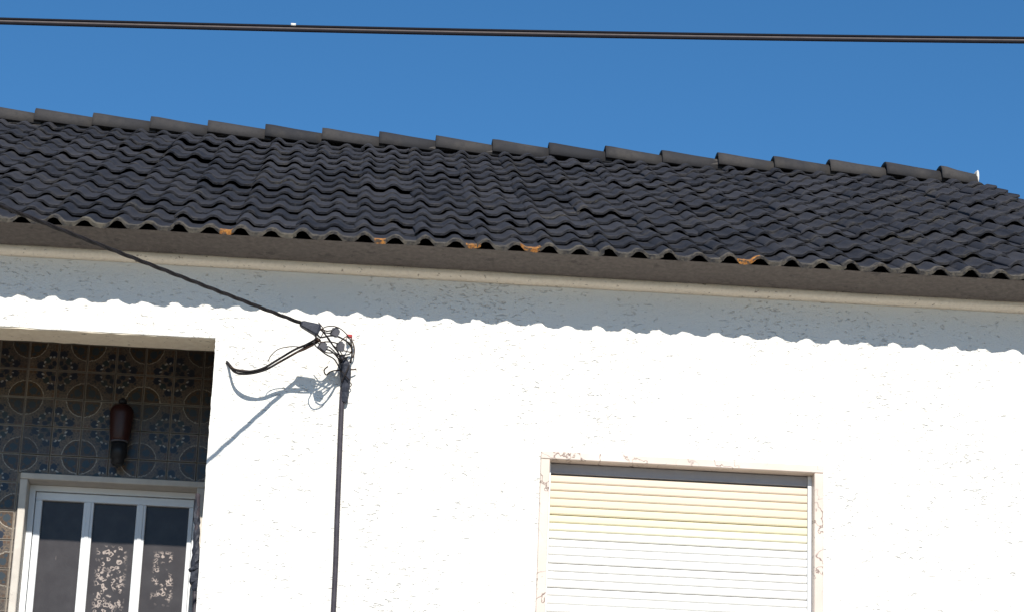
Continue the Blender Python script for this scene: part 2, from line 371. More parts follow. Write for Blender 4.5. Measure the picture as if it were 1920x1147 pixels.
bmesh.ops.recalc_face_normals(bm, faces=bm.faces)
roof = obj('roof', bm, M['deck'], house)
PROF = [(-0.5, 0), (-0.42, 0), (-0.32, .05), (-0.22, .42), (-0.12, .86), (0, 1), (0.12, .86), (0.22, .42), (0.32, .05), (0.42, 0)]
H = 0.0255
def tile_bm(rnd, eave=False, orange=(), length=TL):
    """x across (seam roll at 0, second roll at WAVE), y up the slope from the front lip, z out of the roof"""
    pts = []
    for wv in (0, 1):
        for x, z in PROF:
            if wv == 0 and x < -0.3: continue
            pts.append(((x+wv)*WAVE, z*H))
    pts.append((1.5*WAVE, 0)); pts += [(1.58*WAVE, 0), (1.67*WAVE, .05*H), (1.76*WAVE, .30*H), (1.80*WAVE, .42*H)]
    pts.insert(0, (-0.30*WAVE, .16*H))
    out = [(x, z + (0.006*max(0, 1-abs(x)/(0.30*WAVE)))) for x, z in pts]   # the seam roll rides over its neighbour
    bm = BM(); rows = []
    for k, y in enumerate((0, 0.06 if eave else 0.035, length)):
        top, bot = [], []
        for x, z in out:
            j = rnd.uniform(-.006, .005) if k == 0 else 0
            jz = rnd.uniform(-.0012, .0012)
            lift = LIFT*(1-y/TL)
            top.append(bm.verts.new((x, y+j, z+THK+lift+jz-(0.003 if k == 0 else 0)))); bot.append(bm.verts.new((x, y+j*.6, z+lift-((0.007+rnd.uniform(-.002, .003))*(1-min(1, z/H)) if eave and k < 2 else 0))))
        rows.append((top, bot))
    n = len(out)
    for (t0, b0), (t1, b1), first in ((rows[0], rows[1], True), (rows[1], rows[2], False)):
        for i in range(n-1):
            f = bm.faces.new((t0[i], t0[i+1], t1[i+1], t1[i])); f.smooth = True
            xm = (out[i][0]+out[i+1][0])/2/WAVE
            if first and eave: f.material_index = 1
            if first and any(a < xm < b for a, b in orange): f.material_index = 2
            f = bm.faces.new((b0[i+1], b0[i], b1[i], b1[i+1])); f.smooth = True
    for i in range(n-1):
        f = bm.faces.new((rows[0][1][i], rows[0][1][i+1], rows[0][0][i+1], rows[0][0][i]))
        xm = (out[i][0]+out[i+1][0])/2/WAVE
        f.material_index = 2 if any(a < xm < b for a, b in orange) else (1 if eave else 0)
    for s in (0, n-1):
        for (t0, b0), (t1, b1) in ((rows[0], rows[1]), (rows[1], rows[2])):
            bm.faces.new((b0[s], t0[s], t1[s], b1[s]))
    return bm
TM = [M['tile'], M['lip'], M['terra']]
def mesh_of(name, bm):
    me = bpy.data.meshes.new(name); bm.normal_update(); bm.to_mesh(me); bm.free()
    for x in TM: me.materials.append(x)
    return me
rt = random.Random(11)
VAR = [mesh_of('roof_tile', tile_bm(rt)) for _ in range(10)]
VARE = [mesh_of('eave_tile', tile_bm(rt, True)) for _ in range(6)]
VARS = [mesh_of('top_tile', tile_bm(rt, length=EXPO*0.9)) for _ in range(3)]
RX0 = -1.649                                       # x of roll 0; seam rolls are the odd ones
spots = [(424, 437, 0), (712, 455, .0), (893, 462, 1), (1000, 467, 1), (1405, 494, 1)]
orange = {}
for sx, sy, big in spots:
    X = px(sx, sy, -O).x; q = (X-RX0-WAVE)/(2*WAVE); k = math.floor(q+0.12)
    loc = (X-(RX0+WAVE+k*2*WAVE))/WAVE
    orange.setdefault(k, []).append((loc-(0.36 if big else 0.20), loc+(0.36 if big else 0.20)))
ORM = {k: mesh_of('eave_tile', tile_bm(random.Random(50+k), True, v)) for k, v in orange.items()}
def sag(x): return 0.024*((x-1.9)/3.9)**2-0.024    # the ridge hangs a little in the middle
def frame_of(X, v, jr=0.0, jx=0.0, jz=0.0, jy=0.0):
    b = math.atan((R*T+sag(X))/R)
    ex, ey = Vector((1, 0, 0)), Vector((0, math.cos(b), math.sin(b))); ez = Vector((0, -math.sin(b), math.cos(b)))
    o = Vector((X+jx, -O, ZE)) + ey*v + ez*(jz+0.0 - LIFT)
    mt = Matrix.Identity(4)
    for i in range(3): mt[i][0] = ex[i]; mt[i][1] = ey[i]; mt[i][2] = ez[i]; mt[i][3] = o[i]
    return mt @ Matrix.Rotation(jr, 4, 'Z') @ Matrix.Rotation(jy, 4, 'Y')
def pix(P):
    d = Vector(P)-CAM; z = d.dot(fwd)
    return 960+F_PX*d.dot(R_)/z, 573.5-F_PX*d.dot(U_)/z
rest = BM(); rp = random.Random(23); nvis = 0
for k in range(-16, 20):
    X = RX0+WAVE+k*2*WAVE
    if X < LEFT-0.1 or X+1.6*WAVE > VERGE+0.12: continue
    colx, colr = rp.uniform(-.004, .004), rp.uniform(-.004, .004)
    for j in range(EXP_N):
        v = j*EXPO
        jit = dict(jy=rp.gauss(0, .013)*(j > 0), jr=colr+rp.gauss(0, .017), jx=colx+rp.uniform(-.005, .005), jz=rp.uniform(-.002, .004) + (rp.uniform(0.003, .011) if rp.random() < .18 else 0))
        if j == 0: jit['jz'] = rp.uniform(-.001, .002); jit['jr'] *= .5
        mt = frame_of(X, v+rp.uniform(-.011, .011)*(j > 0), **jit)
        me = rp.choice(VAR)
        if j == 0: me = ORM.get(k) or rp.choice(VARE)
        if j == EXP_N-1: me = rp.choice(VARS)
        a = pix(mt @ Vector((-0.05, 0, 0))); b = pix(mt @ Vector((0.3, 0, 0))); c = pix(mt @ Vector((0.3, EXPO, 0)))
        if max(b[0], c[0]) > -6 and a[0] < 1926:
            o = bpy.data.objects.new('roof_tile', me); col.objects.link(o); o.parent = roof; o.matrix_world = mt; nvis += 1
        else:
            t2 = bmesh.new(); t2.from_mesh(me); t2.transform(mt)
            tmp = bpy.data.meshes.new('tmp'); t2.to_mesh(tmp); t2.free(); rest.from_mesh(tmp); bpy.data.meshes.remove(tmp)
print('tiles in view', nvis)
# the far slope: the same tiles, nobody sees them one by one
for k in range(-16, 20):
    X = RX0+WAVE+k*2*WAVE
    if X < LEFT-0.1 or X+1.6*WAVE > VERGE+0.12: continue
    for j in range(EXP_N):
        mt = Matrix.Translation((0, RIDGE_Y, 0)) @ Matrix.Scale(-1, 4, (0, 1, 0)) @ Matrix.Translation((0, -RIDGE_Y, 0)) @ frame_of(X, j*EXPO)
        t2 = bmesh.new(); t2.from_mesh(VARS[0] if j == EXP_N-1 else VAR[k % 10]); t2.transform(mt)
        tmp = bpy.data.meshes.new('tmp'); t2.to_mesh(tmp); t2.free(); rest.from_mesh(tmp); bpy.data.meshes.remove(tmp)
ro = obj('roof_tiles_beyond', rest, TM, roof); ro['kind'] = 'stuff'
# ridge tiles: each one's left end laid over the one before it
def ridge_bm(L, rnd):
    bm = BM(); rings = []
    half = [(-0.150, -0.052), (-0.126, 0.016), (-0.090, 0.047), (-0.045, 0.057), (0, 0.059)]
    prof = half + [(-y, z) for y, z in half[-2::-1]]
    n = len(prof)
    for x, s, dz in ((-0.012, 1.08, 0.016), (0.03, 1.07, 0.014), (L*0.5, 1.0, 0.0), (L+0.03, 0.93, -0.018)):
        rings.append(([bm.verts.new((x, y*s, z*s+dz+rnd.uniform(-.001, .001))) for y, z in prof], [bm.verts.new((x, y*s*0.9, z*s*0.9+dz-0.008)) for y, z in prof]))
    for (a, ai), (b, bi) in zip(rings, rings[1:]):
        for k in range(n-1):
            bm.faces.new((a[k], b[k], b[k+1], a[k+1])).smooth = True; bm.faces.new((ai[k], ai[k+1], bi[k+1], bi[k])).smooth = True
        for k in (0, n-1): bm.faces.new((a[k], ai[k], bi[k], b[k]))
    for a, ai in (rings[0], rings[-1]):
        for k in range(n-1): bm.faces.new((a[k], a[k+1], ai[k+1], ai[k]))
    bmesh.ops.recalc_face_normals(bm, faces=bm.faces)
    return bm
RL, RXS = 0.3771, -2.189
rv = random.Random(5)
def ridge_mesh(L):
    bm = ridge_bm(L, rv); me = bpy.data.meshes.new('ridge_tile'); bm.to_mesh(me); bm.free(); me.materials.append(M['ridge']); return me
RM = [ridge_mesh(RL) for _ in range(4)]
for i in range(-14, 17):
    X = RXS+i*RL
    if X < LEFT-0.2: continue
    last = X+RL > VERGE-0.02
    if X > VERGE-0.1: break
    me = ridge_mesh(VERGE-X+0.0) if last else rv.choice(RM)
    o = bpy.data.objects.new('ridge_tile', me); col.objects.link(o); o.parent = roof
    o.location = (X, RIDGE_Y, RIDGE_Z+sag(X)+0.010+rv.uniform(-.003, .003)); o.rotation_euler = (rv.uniform(-.03, .03), rv.uniform(-.010, .010), rv.uniform(-.018, .018))
    if last: break
# bedding mortar under the ridge, and the white mortar plug at the gable end
obj('ridge_mortar', strip([(RIDGE_Y-0.128, RIDGE_Z-0.050, 1), (RIDGE_Y-0.10, RIDGE_Z+0.0, .6), (RIDGE_Y, RIDGE_Z+0.035, 0), (RIDGE_Y+0.10, RIDGE_Z+0.0, .6), (RIDGE_Y+0.128, RIDGE_Z-0.050, 1)], LEFT, VERGE-0.03, 0.06, 0.012, 9), M['grey_mortar'], roof)
bm = bmesh.new()
bmesh.ops.create_icosphere(bm, subdivisions=3, radius=1)
for v in bm.verts:
    q = 1+0.10*math.sin(9*v.co.x+5*v.co.z)*math.cos(7*v.co.y)
    v.co = Vector((VERGE+0.036+v.co.x*0.012*q, RIDGE_Y-0.02+max(-.75, min(.75, v.co.y*q))*0.12, RIDGE_Z-0.008+max(-.8, min(.8, v.co.z*q))*0.062))
pl = obj('gable_mortar_plug', bm, M['mortar'], roof, True); pl['label'] = 'white mortar closing the last ridge tile'
# verge: mortar strip tucked beneath the last column of tiles
bm = BM()
vp = [(VERGE-0.10, -0.06), (VERGE+0.02, -0.06), (VERGE+0.02, -0.012), (VERGE-0.10, -0.012)]
a, b = [], []
for x, z in vp:
    a.append(bm.verts.new((x, -O+0.06, ZE+0.06*T+z-0.01))); b.append(bm.verts.new((x, RIDGE_Y, RIDGE_Z+z-0.01)))
bm.faces.new(a); bm.faces.new(b[::-1])
for k in range(4): bm.faces.new((a[k], b[k], b[(k+1) % 4], a[(k+1) % 4]))
bmesh.ops.recalc_face_normals(bm, faces=bm.faces)
obj('verge_mortar', bm, M['grey_mortar'], roof)

# ------------------------------------------------------------------ house: window with marble surround and roller shutter
TW = 0.0455
def piece(name, x0, x1, y0, y1, z0, z1, mat, parent, b=0.003): return obj(name, bevbox(x0, x1, y0, y1, z0, z1, b), mat, parent)
lin = piece('window_surround', WX0-TW, WX1+TW, -0.020, 0.085, WZ1, WZ1+0.038, M['marble'], house)
lin['label'] = 'pink veined marble surround of the shuttered window'
piece('jamb', WX0-TW, WX0, -0.018, 0.085, WZ0, WZ1-0.001, M['marble'], lin)
piece('jamb', WX1, WX1+TW, -0.018, 0.085, WZ0, WZ1-0.001, M['marble'], lin)
piece('sill', WX0-TW-0.03, WX1+TW+0.03, -0.06, 0.09, WZ0-0.035, WZ0-0.001, M['marble'], lin)
SY = 0.060                                          # shutter plane
sh = obj('roller_shutter', box(BM(), WX0+0.002, WX1-0.002, SY+0.026, SY+0.034, WZ0+0.002, WZ1-0.001), slat_mat((0.55, 0.52, 0.46)), house)
sh['label'] = 'closed roller shutter, yellowed towards the top'
GW = 0.020
piece('guide_rail', WX0+0.001, WX0+0.011, SY-0.010, SY+0.024, WZ0+0.004, WZ1-0.002, M['alu'], sh, 0.001)
piece('guide_rail', WX1-0.021, WX1-0.001, SY-0.010, SY+0.024, WZ0+0.004, WZ1-0.002, M['alu'], sh, 0.001)
SX0, SX1 = WX0+0.0125, WX1-0.0225
zf = (px(1036, 902, SY).z + px(1511, 928, SY).z)/2; PIT = (zf-(px(1030, 1144, SY).z+px(1511, 1170, SY).z)/2)/16
tones = [tuple(min(.8, q*1.17) for q in c) for c in ((0.575, 0.480, 0.375), (0.575, 0.483, 0.370), (0.575, 0.487, 0.365), (0.575, 0.49, 0.36), (0.585, 0.52, 0.365), (0.595, 0.545, 0.38), (0.61, 0.58, 0.44), (0.63, 0.615, 0.55), (0.65, 0.64, 0.61))]
obj('header', bevbox(WX0+0.012, WX1-0.022, SY-0.002, SY+0.02, zf+PIT+0.0035, WZ1-0.003, 0.002), mat_plain('grey_shutter_header', (0.36, 0.345, 0.35), (0.32, 0.305, 0.31), 8, 0.6, 0.05), sh)
smats = [slat_mat(c) for c in tones]; smesh = {}
rs = random.Random(8)
def slat_mesh(mi, gap):
    prof = [(0.014, -0.001), (0.003, 0.0), (-0.0005, 0.006), (-0.0009, PIT*0.5), (-0.0005, PIT-gap-0.005), (0.003, PIT-gap), (0.014, PIT-gap+0.001)]
    bm = BM(); rings = [[bm.verts.new((x, y, z)) for y, z in prof] for x in (SX0, SX1)]
    n = len(prof)
    for k in range(n): bm.faces.new((rings[0][k], rings[0][(k+1) % n], rings[1][(k+1) % n], rings[1][k])).smooth = False
    bm.faces.new(rings[0][::-1]); bm.faces.new(rings[1]); bmesh.ops.recalc_face_normals(bm, faces=bm.faces)
    me = bpy.data.meshes.new('slat'); bm.to_mesh(me); bm.free(); me.materials.append(smats[mi]); return me
z = zf; i = 0
while z > WZ0+0.01:
    gap = 0.0052 if i in (0, 5, 8, 11, 14) else rs.choice((0.0026, 0.0031, 0.0036))
    if z < WZ1-0.03 and z+PIT < WZ1-0.002:
        o = bpy.data.objects.new('slat', slat_mesh(min(max(i, 0), 8), gap)); col.objects.link(o); o.parent = sh
        o.location = (0, SY+rs.uniform(0, .0012), z)
    z -= PIT; i += 1

# ------------------------------------------------------------------ house: porch interior
D = 0.92                                           # depth of the tiled wall's face
CEIL = PZ1+0.35
bm = BM()
box(bm, PX0-0.2, PX1+0.2, BEAM, 2.2, PZ0-0.2, PZ0)     # floor slab
obj('porch_floor', bm, M['floor'], house)
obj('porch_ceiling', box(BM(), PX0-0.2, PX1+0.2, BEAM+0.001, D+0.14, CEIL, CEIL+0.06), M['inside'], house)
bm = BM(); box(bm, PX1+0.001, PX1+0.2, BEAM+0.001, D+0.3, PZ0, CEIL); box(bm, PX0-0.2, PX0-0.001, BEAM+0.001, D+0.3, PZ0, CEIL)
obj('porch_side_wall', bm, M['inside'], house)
obj('added_bounce_blocker', bevbox(PX0-0.003, PX1+0.003, 0.02, 0.16, PZ0-0.1, PZ0+0.95, 0.01), M['wall'], house)  # added parapet out of view, blocks ground bounce into the porch
# door opening in the back wall
FY = D+0.12                                         # face of the aluminium frame
JX0 = px(35, 925, D-0.018).x; JI = px(49.5, 925, D-0.018).x
JX1 = px(378, 925, D-0.018).x+0.05; JI1 = px(369.5, 935, FY).x+0.004
LZ1 = px(200, 892.5, D-0.018).z; LZ0 = px(200, 904, D-0.018).z
bm = BM()
box(bm, PX0, JX0+0.01, D+0.008, D+0.13, PZ0, CEIL); box(bm, JX0+0.01, PX1, D+0.008, D+0.13, LZ1-0.005, CEIL)
obj('porch_back_wall', bm, M['grout'], house)
az = obj('glazed_tile_panel', box(BM(), PX0+0.002, JX0-0.001, D+0.004, D+0.0085, PZ0+0.001, CEIL-0.001), M['grout'], house)
az['label'] = 'blue, ochre and cream patterned wall tiles'
a0 = px(158, 750, D)                                # centre of a printed circle
AT = 0.1523
hs = AT/2-0.0022; gcache = {}
def glazed(x0, x1, z0, z1, turn):
    """one tile, whole or cut; the quarter circle of its print sits in the corner that turn names"""
    key = tuple(round(q, 4) for q in (x0, x1, z0, z1)) + (turn,)
    if key in gcache: return gcache[key]
    bm = BM(); uvl = bm.loops.layers.uv.new('UVMap')
    vv = [bm.verts.new((x, y, z)) for y, e in ((0.0, 0.0015), (0.010, 0)) for x, z in ((x0+e, z0+e), (x1-e, z0+e), (x1-e, z1-e), (x0+e, z1-e))]
    bm.faces.new(vv[:4])
    for k in range(4): bm.faces.new((vv[(k+1) % 4], vv[k], vv[k+4], vv[(k+1) % 4+4]))
    for f in bm.faces:
        for l in f.loops:
            u, v = (l.vert.co.x+hs)/(2*hs), (l.vert.co.z+hs)/(2*hs)
            l[uvl].uv = ((u, v), (1-u, v), (1-u, 1-v), (u, 1-v))[turn]
    bmesh.ops.recalc_face_normals(bm, faces=bm.faces)
    me = bpy.data.meshes.new('glazed_tile'); bm.to_mesh(me); bm.free(); me.materials.append(M['azulejo']); gcache[key] = me
    return me
ra = random.Random(2)
for i in range(-14, 8):
    for j in range(-16, 8):
        cx, cz = a0.x+(i+0.5)*AT, a0.z+(j+0.5)*AT
        if cx-AT/2 < PX0 or cz+AT/2 > CEIL or cz-AT/2 < PZ0: continue
        q = pix((cx+AT/2, D, cz)); q2 = pix((cx, D, cz))
        if q[0] < -45 or q2[1] > 1190 or cx-AT/2 > PX1-0.01: continue
        x1, z0 = min(cx+hs, PX1-0.002), cz-hs
        if cz-hs < LZ1+0.002:
            if cx+hs > JX0 and cz+hs > LZ1+0.02 and cx-hs > JX0-0.05: z0 = LZ1+0.002       # cut over the lintel
            elif cx-hs < JX0-0.01: x1 = min(x1, JX0-0.001)                                    # cut beside the jamb
            else: continue
        turn = {(0, 0): 0, (1, 0): 1, (1, 1): 2, (0, 1): 3}[(i % 2, j % 2)]
        me = glazed(-hs, x1-cx, z0-cz, hs, turn)
        o = bpy.data.objects.new('glazed_tile', me); col.objects.link(o); o.parent = az
        o.location = (cx, D-0.004+ra.uniform(-.0008, .0008), cz)
        o.rotation_euler = (ra.uniform(-.006, .006), 0, ra.uniform(-.006, .006))
# the door: stone surround, frame, leaf with three tall panes
dz0 = PZ0+0.004
ds = piece('door_surround', JX0, JX1, D-0.018, FY+0.05, LZ0, LZ1, M['stone'], house, 0.004)
ds['label'] = 'pale stone surround of the porch door'
piece('jamb', JX0, JI, D-0.016, FY+0.05, dz0, LZ0-0.001, M['stone'], ds, 0.004)
piece('jamb', JI1, JX1, D-0.016, FY+0.05, dz0, LZ0-0.001, M['stone'], ds, 0.004)
P = lambda x, y, Y: px(x, y, Y)
fx0, fx1 = JI+0.001, JI1-0.001
ftop = LZ0-0.002
pt = P(220, 945, FY+0.02).z                         # top of the panes
pxs = [(P(80, 945, FY+0.02).x, P(158, 945, FY+0.02).x), (P(177, 947, FY+0.02).x, P(257, 951, FY+0.02).x), (P(275, 950, FY+0.02).x, P(355, 954, FY+0.02).x)]
bm = BM()
fw = 0.030
box(bm, fx0, fx0+fw, FY-0.012, FY+0.05, dz0, ftop); box(bm, fx1-0.014, fx1, FY-0.012, FY+0.05, dz0, ftop); box(bm, fx0+fw, fx1-0.014, FY-0.012, FY+0.05, ftop-fw, ftop)
door = obj('porch_door', bm, M['alu'], house); door['label'] = 'white aluminium door with three tall dark panes'
lz1 = ftop-fw-0.003
piece('top_rail', fx0+fw+0.003, fx1-0.017, FY, FY+0.04, pt, lz1, M['alu'], door, 0.003)
stl = [(fx0+fw+0.003, pxs[0][0]), (pxs[0][1], pxs[1][0]), (pxs[1][1], pxs[2][0]), (pxs[2][1], fx1-0.017)]
for a, b in stl:
    st = piece('stile', a, b, FY+0.001, FY+0.04, dz0+0.003, pt-0.0005, M['alu'], door, 0.003)
for a, b in stl[1:3]:
    w = b-a
    piece('glazing_bead', a+w*0.28, b-w*0.28, FY-0.004, FY+0.002, dz0+0.003, pt-0.001, M['alu'], door, 0.0015)
zsh = px(220, 1025, FY+0.02).z  # shadow edge across the panes; curls are painted only on its sunlit side
for k, (a, b) in enumerate(pxs):
    cfg = ((0.62, zsh-0.02, zsh-0.22, 0.018, -0.03), (0.36, zsh+0.01, zsh-1.2, 0.085, 0.0), (0.42, zsh-0.005, zsh-0.30, 0.06, 0.0))[k]
    cxm = (a+b)/2+cfg[4]
    mt = mat_pane(k+1, cxm, cfg[0], cfg[1], cfg[2], cfg[3])
    piece('pane', a-0.004, b+0.004, FY+0.024, FY+0.032, dz0+0.1, pt+0.004, mt, door, 0.001)

# ------------------------------------------------------------------ wall lamp in the porch
lc = px(226, 800, D-0.10)
lamp = thing('wall_lamp', 'dark red wall lamp with black fitting on the patterned tiles', 'lamp', (lc.x, D, lc.z))
lx, ly, lz = 0, -0.095, 0
topz = px(228, 757, D-0.10).z-lc.z; midz = px(226, 826, D-0.10).z-lc.z; botz = px(222, 871, D-0.10).z-lc.z
lathe_s = BM(); lathe(lathe_s, [(0.046, midz), (0.050, midz+0.012), (0.055, midz*0.3), (0.062, topz*0.55), (0.060, topz*0.75), (0.045, topz*0.93), (0.020, topz)], (lx, ly, lz), 24)
obj('shade', lathe_s, M['lamp'], lamp)
b2 = BM(); lathe(b2, [(0.012, topz-0.003), (0.022, topz+0.008), (0.022, topz+0.022), (0.010, topz+0.034)], (lx, ly, lz), 16); obj('finial', b2, M['lampblack'], lamp)
b2 = BM(); lathe(b2, [(0.043, midz-0.007), (0.046, midz-0.005), (0.046, midz-0.002), (0.043, midz+0.001)], (lx, ly, lz), 24); obj('collar', b2, M['conn'], lamp)
b2 = BM(); lathe(b2, [(0.026, botz), (0.034, botz+0.010), (0.034, botz+0.036), (0.042, botz+0.040), (0.044, midz-0.012)], (lx, ly, lz), 20); obj('fitting', b2, M['lampblack'], lamp)
b2 = BM(); tube(b2, catmull([(0, ly+0.02, topz*0.6), (0, ly+0.06, topz*0.75), (0, -0.012, topz*0.5)], 6), 0.010); lathe(b2, [(0.028, topz*0.2), (0.03, topz*0.3), (0.03, topz*0.8), (0.02, topz*0.9)], (0, -0.013, 0), 14)
obj('wall_bracket', b2, M['lampblack'], lamp)

# ------------------------------------------------------------------ conduit at the edge of the porch, its sleeve torn
c0 = px(371, 925, 0.70); cb = px(366, 1147, 0.70)
pc = thing('porch_conduit', 'grey conduit with torn dark sleeve beside the porch door', 'conduit', (cb.x, 0.70, PZ0))
def rel(p, o): return Vector(p)-o.location
xs_ = cb.x
b2 = BM(); tube(b2, [rel((xs_, 0.70, PZ0), pc), rel((xs_, 0.70, 4.0), pc), rel((c0.x, 0.70, c0.z), pc)], 0.0125, 10); obj('pipe', b2, M['conduit'], pc)
rw = random.Random(4)
b2 = BM(); pts, rr = [], []
for y, w, dx in ((928, 9, 0), (950, 10, 0), (972, 13, -1), (985, 11, 1), (1000, 13, 0), (1015, 12, -1), (1030, 15, 0), (1050, 18, -1), (1062, 19, -2), (1066, 24, -3), (1071, 19, -1), (1085, 21, -2), (1096, 16, -1), (1108, 9, 0), (1112, 8, 0)):
    p = px(370-(y-925)*0.016+dx, y, 0.70); pts.append(rel(p, pc)); rr.append(w/2/375+rw.uniform(-.001, .001))
tube(b2, catmull(pts, 2), [rr[min(i//2, len(rr)-1)] for i in range(2*len(pts)-1)], 9)
for v in b2.verts: v.co += Vector((rw.uniform(-.004, .003), rw.uniform(-.004, .004), rw.uniform(-.005, .005)))
for f in b2.faces: f.smooth = False
obj('torn_sleeve', b2, M['tape'], pc)

# ------------------------------------------------------------------ service cable, its clamp, connectors and wires
S0 = 0.27
end = px(566, 606, -S0)
sc_ = thing('service_cable', 'twisted black service cable running from upper left to the house wall', 'cable', end)
dirv = Vector((-0.862, -1.0, 0.0))
far = px(0, 386, -S0-1.70)
pA = Vector(end); pB = Vector(far); ext = (pB-pA)
path = []
for k in range(0, 140):
    t = k/22.0
    q = pA+ext*t; q.z += 0.010*t*(t-1)              # a very shallow sag
    path.append(q)
for s in range(3):
    b2 = BM(); pts = []
    for k, q in enumerate(path):
        tt = (path[min(k+1, len(path)-1)]-path[max(k-1, 0)]).normalized(); n1 = tt.orthogonal().normalized(); n2 = tt.cross(n1)
    L = 0; fine = catmull(path, 5)
    for k, q in enumerate(fine):
        if k: L += (q-fine[k-1]).length
        tt = (fine[min(k+1, len(fine)-1)]-fine[max(k-1, 0)]).normalized(); n1 = tt.cross(Vector((0, 0, 1))).normalized(); n2 = tt.cross(n1)
        a = L*2*math.pi/0.34+s*2.094
        pts.append(rel(q+(n1*math.cos(a)+n2*math.sin(a))*0.0052, sc_))
    tube(b2, pts, 0.0052, 6); obj('strand', b2, M['black'], sc_)
# wedge clamp gripping the end of the cable
def wedge(pl, pr, hl, hr, th, mat, name, parent):
    a, b = rel(pl, parent), rel(pr, parent); d = (b-a).normalized(); n = Vector((-d.z, 0, d.x)).normalized(); w = d.cross(n)
    b2 = BM(); rings = []
    for p, h, tk in ((a, hl*0.7, th*0.6), (a+(b-a)*0.12, hl, th), (a+(b-a)*0.55, (hl+hr)/2*1.04, th*1.1), (a+(b-a)*0.9, hr, th), (b, hr*0.72, th*0.7)):
        rings.append([b2.verts.new(p+n*h*i+w*tk*k) for i, k in ((-.5, -.35), (-.35, -.5), (.35, -.5), (.5, -.35), (.5, .35), (.35, .5), (-.35, .5), (-.5, .35))])
    for r0, r1 in zip(rings, rings[1:]):
        for k in range(8): b2.faces.new((r0[k], r0[(k+1) % 8], r1[(k+1) % 8], r1[k]))
    b2.faces.new(rings[0][::-1]); b2.faces.new(rings[-1]); bmesh.ops.recalc_face_normals(b2, faces=b2.faces)
    return obj(name, b2, mat, parent)
wedge(px(563, 606, -S0), px(599, 620, -S0+0.005), 0.030, 0.058, 0.040, M['tape'], 'wedge_clamp', sc_)
def wire(pts, r=0.0032, mat='black', parent=None, name='wire'):
    b2 = BM(); tube(b2, catmull([rel(px(x, y, -s), parent) for x, y, s in pts], 7), r, 7); return obj(name, b2, M[mat], parent)
W = lambda pts, r=0.0032, mat='black': wire(pts, r, mat, sc_)
# the long loop that swings left and goes back into the wall
W([(597, 633, .24), (575, 645, .215), (552, 655, .19), (520, 674, .16), (492, 690, .145), (462, 696, .125), (440, 692, .08), (428, 680, .012), (425, 677, -.004)], 0.0056)
W([(601, 637, .235), (580, 647, .21), (556, 660, .185), (524, 678, .155), (496, 693, .14), (464, 700, .12), (441, 697, .08), (428, 683, .012), (424, 680, -.004)], 0.0056)
W([(598, 638, .235), (576, 649, .21), (545, 649, .20), (522, 654, .19), (508, 666, .175), (503, 676, .165)], 0.0022, 'brownwire')
W([(596, 641, .24), (574, 653, .21), (548, 664, .18), (515, 683, .15), (488, 694, .135), (458, 694, .115), (438, 690, .075), (428, 681, .012), (425, 679, -.004)], 0.0040, 'brownwire')
# slack loops hanging under the clamp
W([(594, 630, .27), (588, 640, .285), (596, 652, .29), (612, 660, .26), (628, 662, .19), (640, 672, .09)], 0.0030)
W([(598, 620, .27), (612, 612, .27), (630, 612, .24), (646, 622, .17), (658, 640, .08), (660, 662, .04)], 0.0026, 'brownwire')
W([(600, 655, .25), (612, 664, .24), (626, 672, .18), (634, 684, .10), (640, 696, .05)], 0.0034)
# wires between the clamp, the connectors and the wrapped conduit head
W([(596, 612, .265), (606, 622, .25), (616, 634, .23), (625, 648, .20), (634, 660, .15), (640, 674, .07), (643, 690, .045)], 0.0040)
W([(597, 604, .25), (605, 614, .25), (612, 630, .23), (622, 644, .2), (636, 656, .14), (644, 670, .07), (648, 690, .04)], 0.0026, 'brownwire')
W([(594, 626, .26), (602, 632, .25), (618, 629, .225), (632, 630, .19), (645, 636, .12), (656, 645, .06), (660, 660, .04), (657, 680, .035)], 0.0044)
W([(600, 615, .25), (612, 620, .24), (622, 619, .22)], 0.0036)
W([(606, 622, .25), (616, 624, .235), (624, 622, .22)], 0.0032)
W([(590, 629, .26), (600, 640, .25), (612, 640, .23), (625, 641, .2), (636, 645, .17)], 0.0032, 'brownwire')
W([(597, 642, .25), (606, 652, .24), (620, 657, .2), (632, 668, .12), (640, 682, .05)], 0.0040)
W([(607, 648, .24), (618, 650, .21), (630, 661, .16), (640, 665, .1), (655, 663, .05), (660, 655, .03)], 0.0030)
W([(640, 655, .16), (650, 658, .1), (660, 660, .03)], 0.0030, 'brownwire')
W([(638, 640, .17), (644, 634, .13), (650, 630, .09), (654, 634, .05)], 0.0026, 'brownwire')
W([(660, 638, .02), (664, 650, .025), (664, 662, .03), (661, 670, .03)], 0.0034, 'brownwire')
W([(590, 640, .25), (600, 634, .245), (607, 621, .24)], 0.0024, 'brownwire')
def connector(x, y, s, w, h, rot):
    c = px(x, y, -s); b2 = bevbox(-w/2, w/2, -w*0.45, w*0.45, -h/2, h/2, 0.004, 2)
    box(b2, -w*0.18, w*0.18, -w*0.3, w*0.3, h/2, h/2+0.007)
    o = obj('tap_connector', b2, M['conn'], sc_); o.location = rel(c, sc_); o.rotation_euler = (0.3, rot, 0.5)
connector(628, 623, .215, 0.036, 0.040, 0.25)
connector(605, 650, .235, 0.040, 0.034, 0.5)
connector(638, 650, .165, 0.035, 0.042, -0.1)
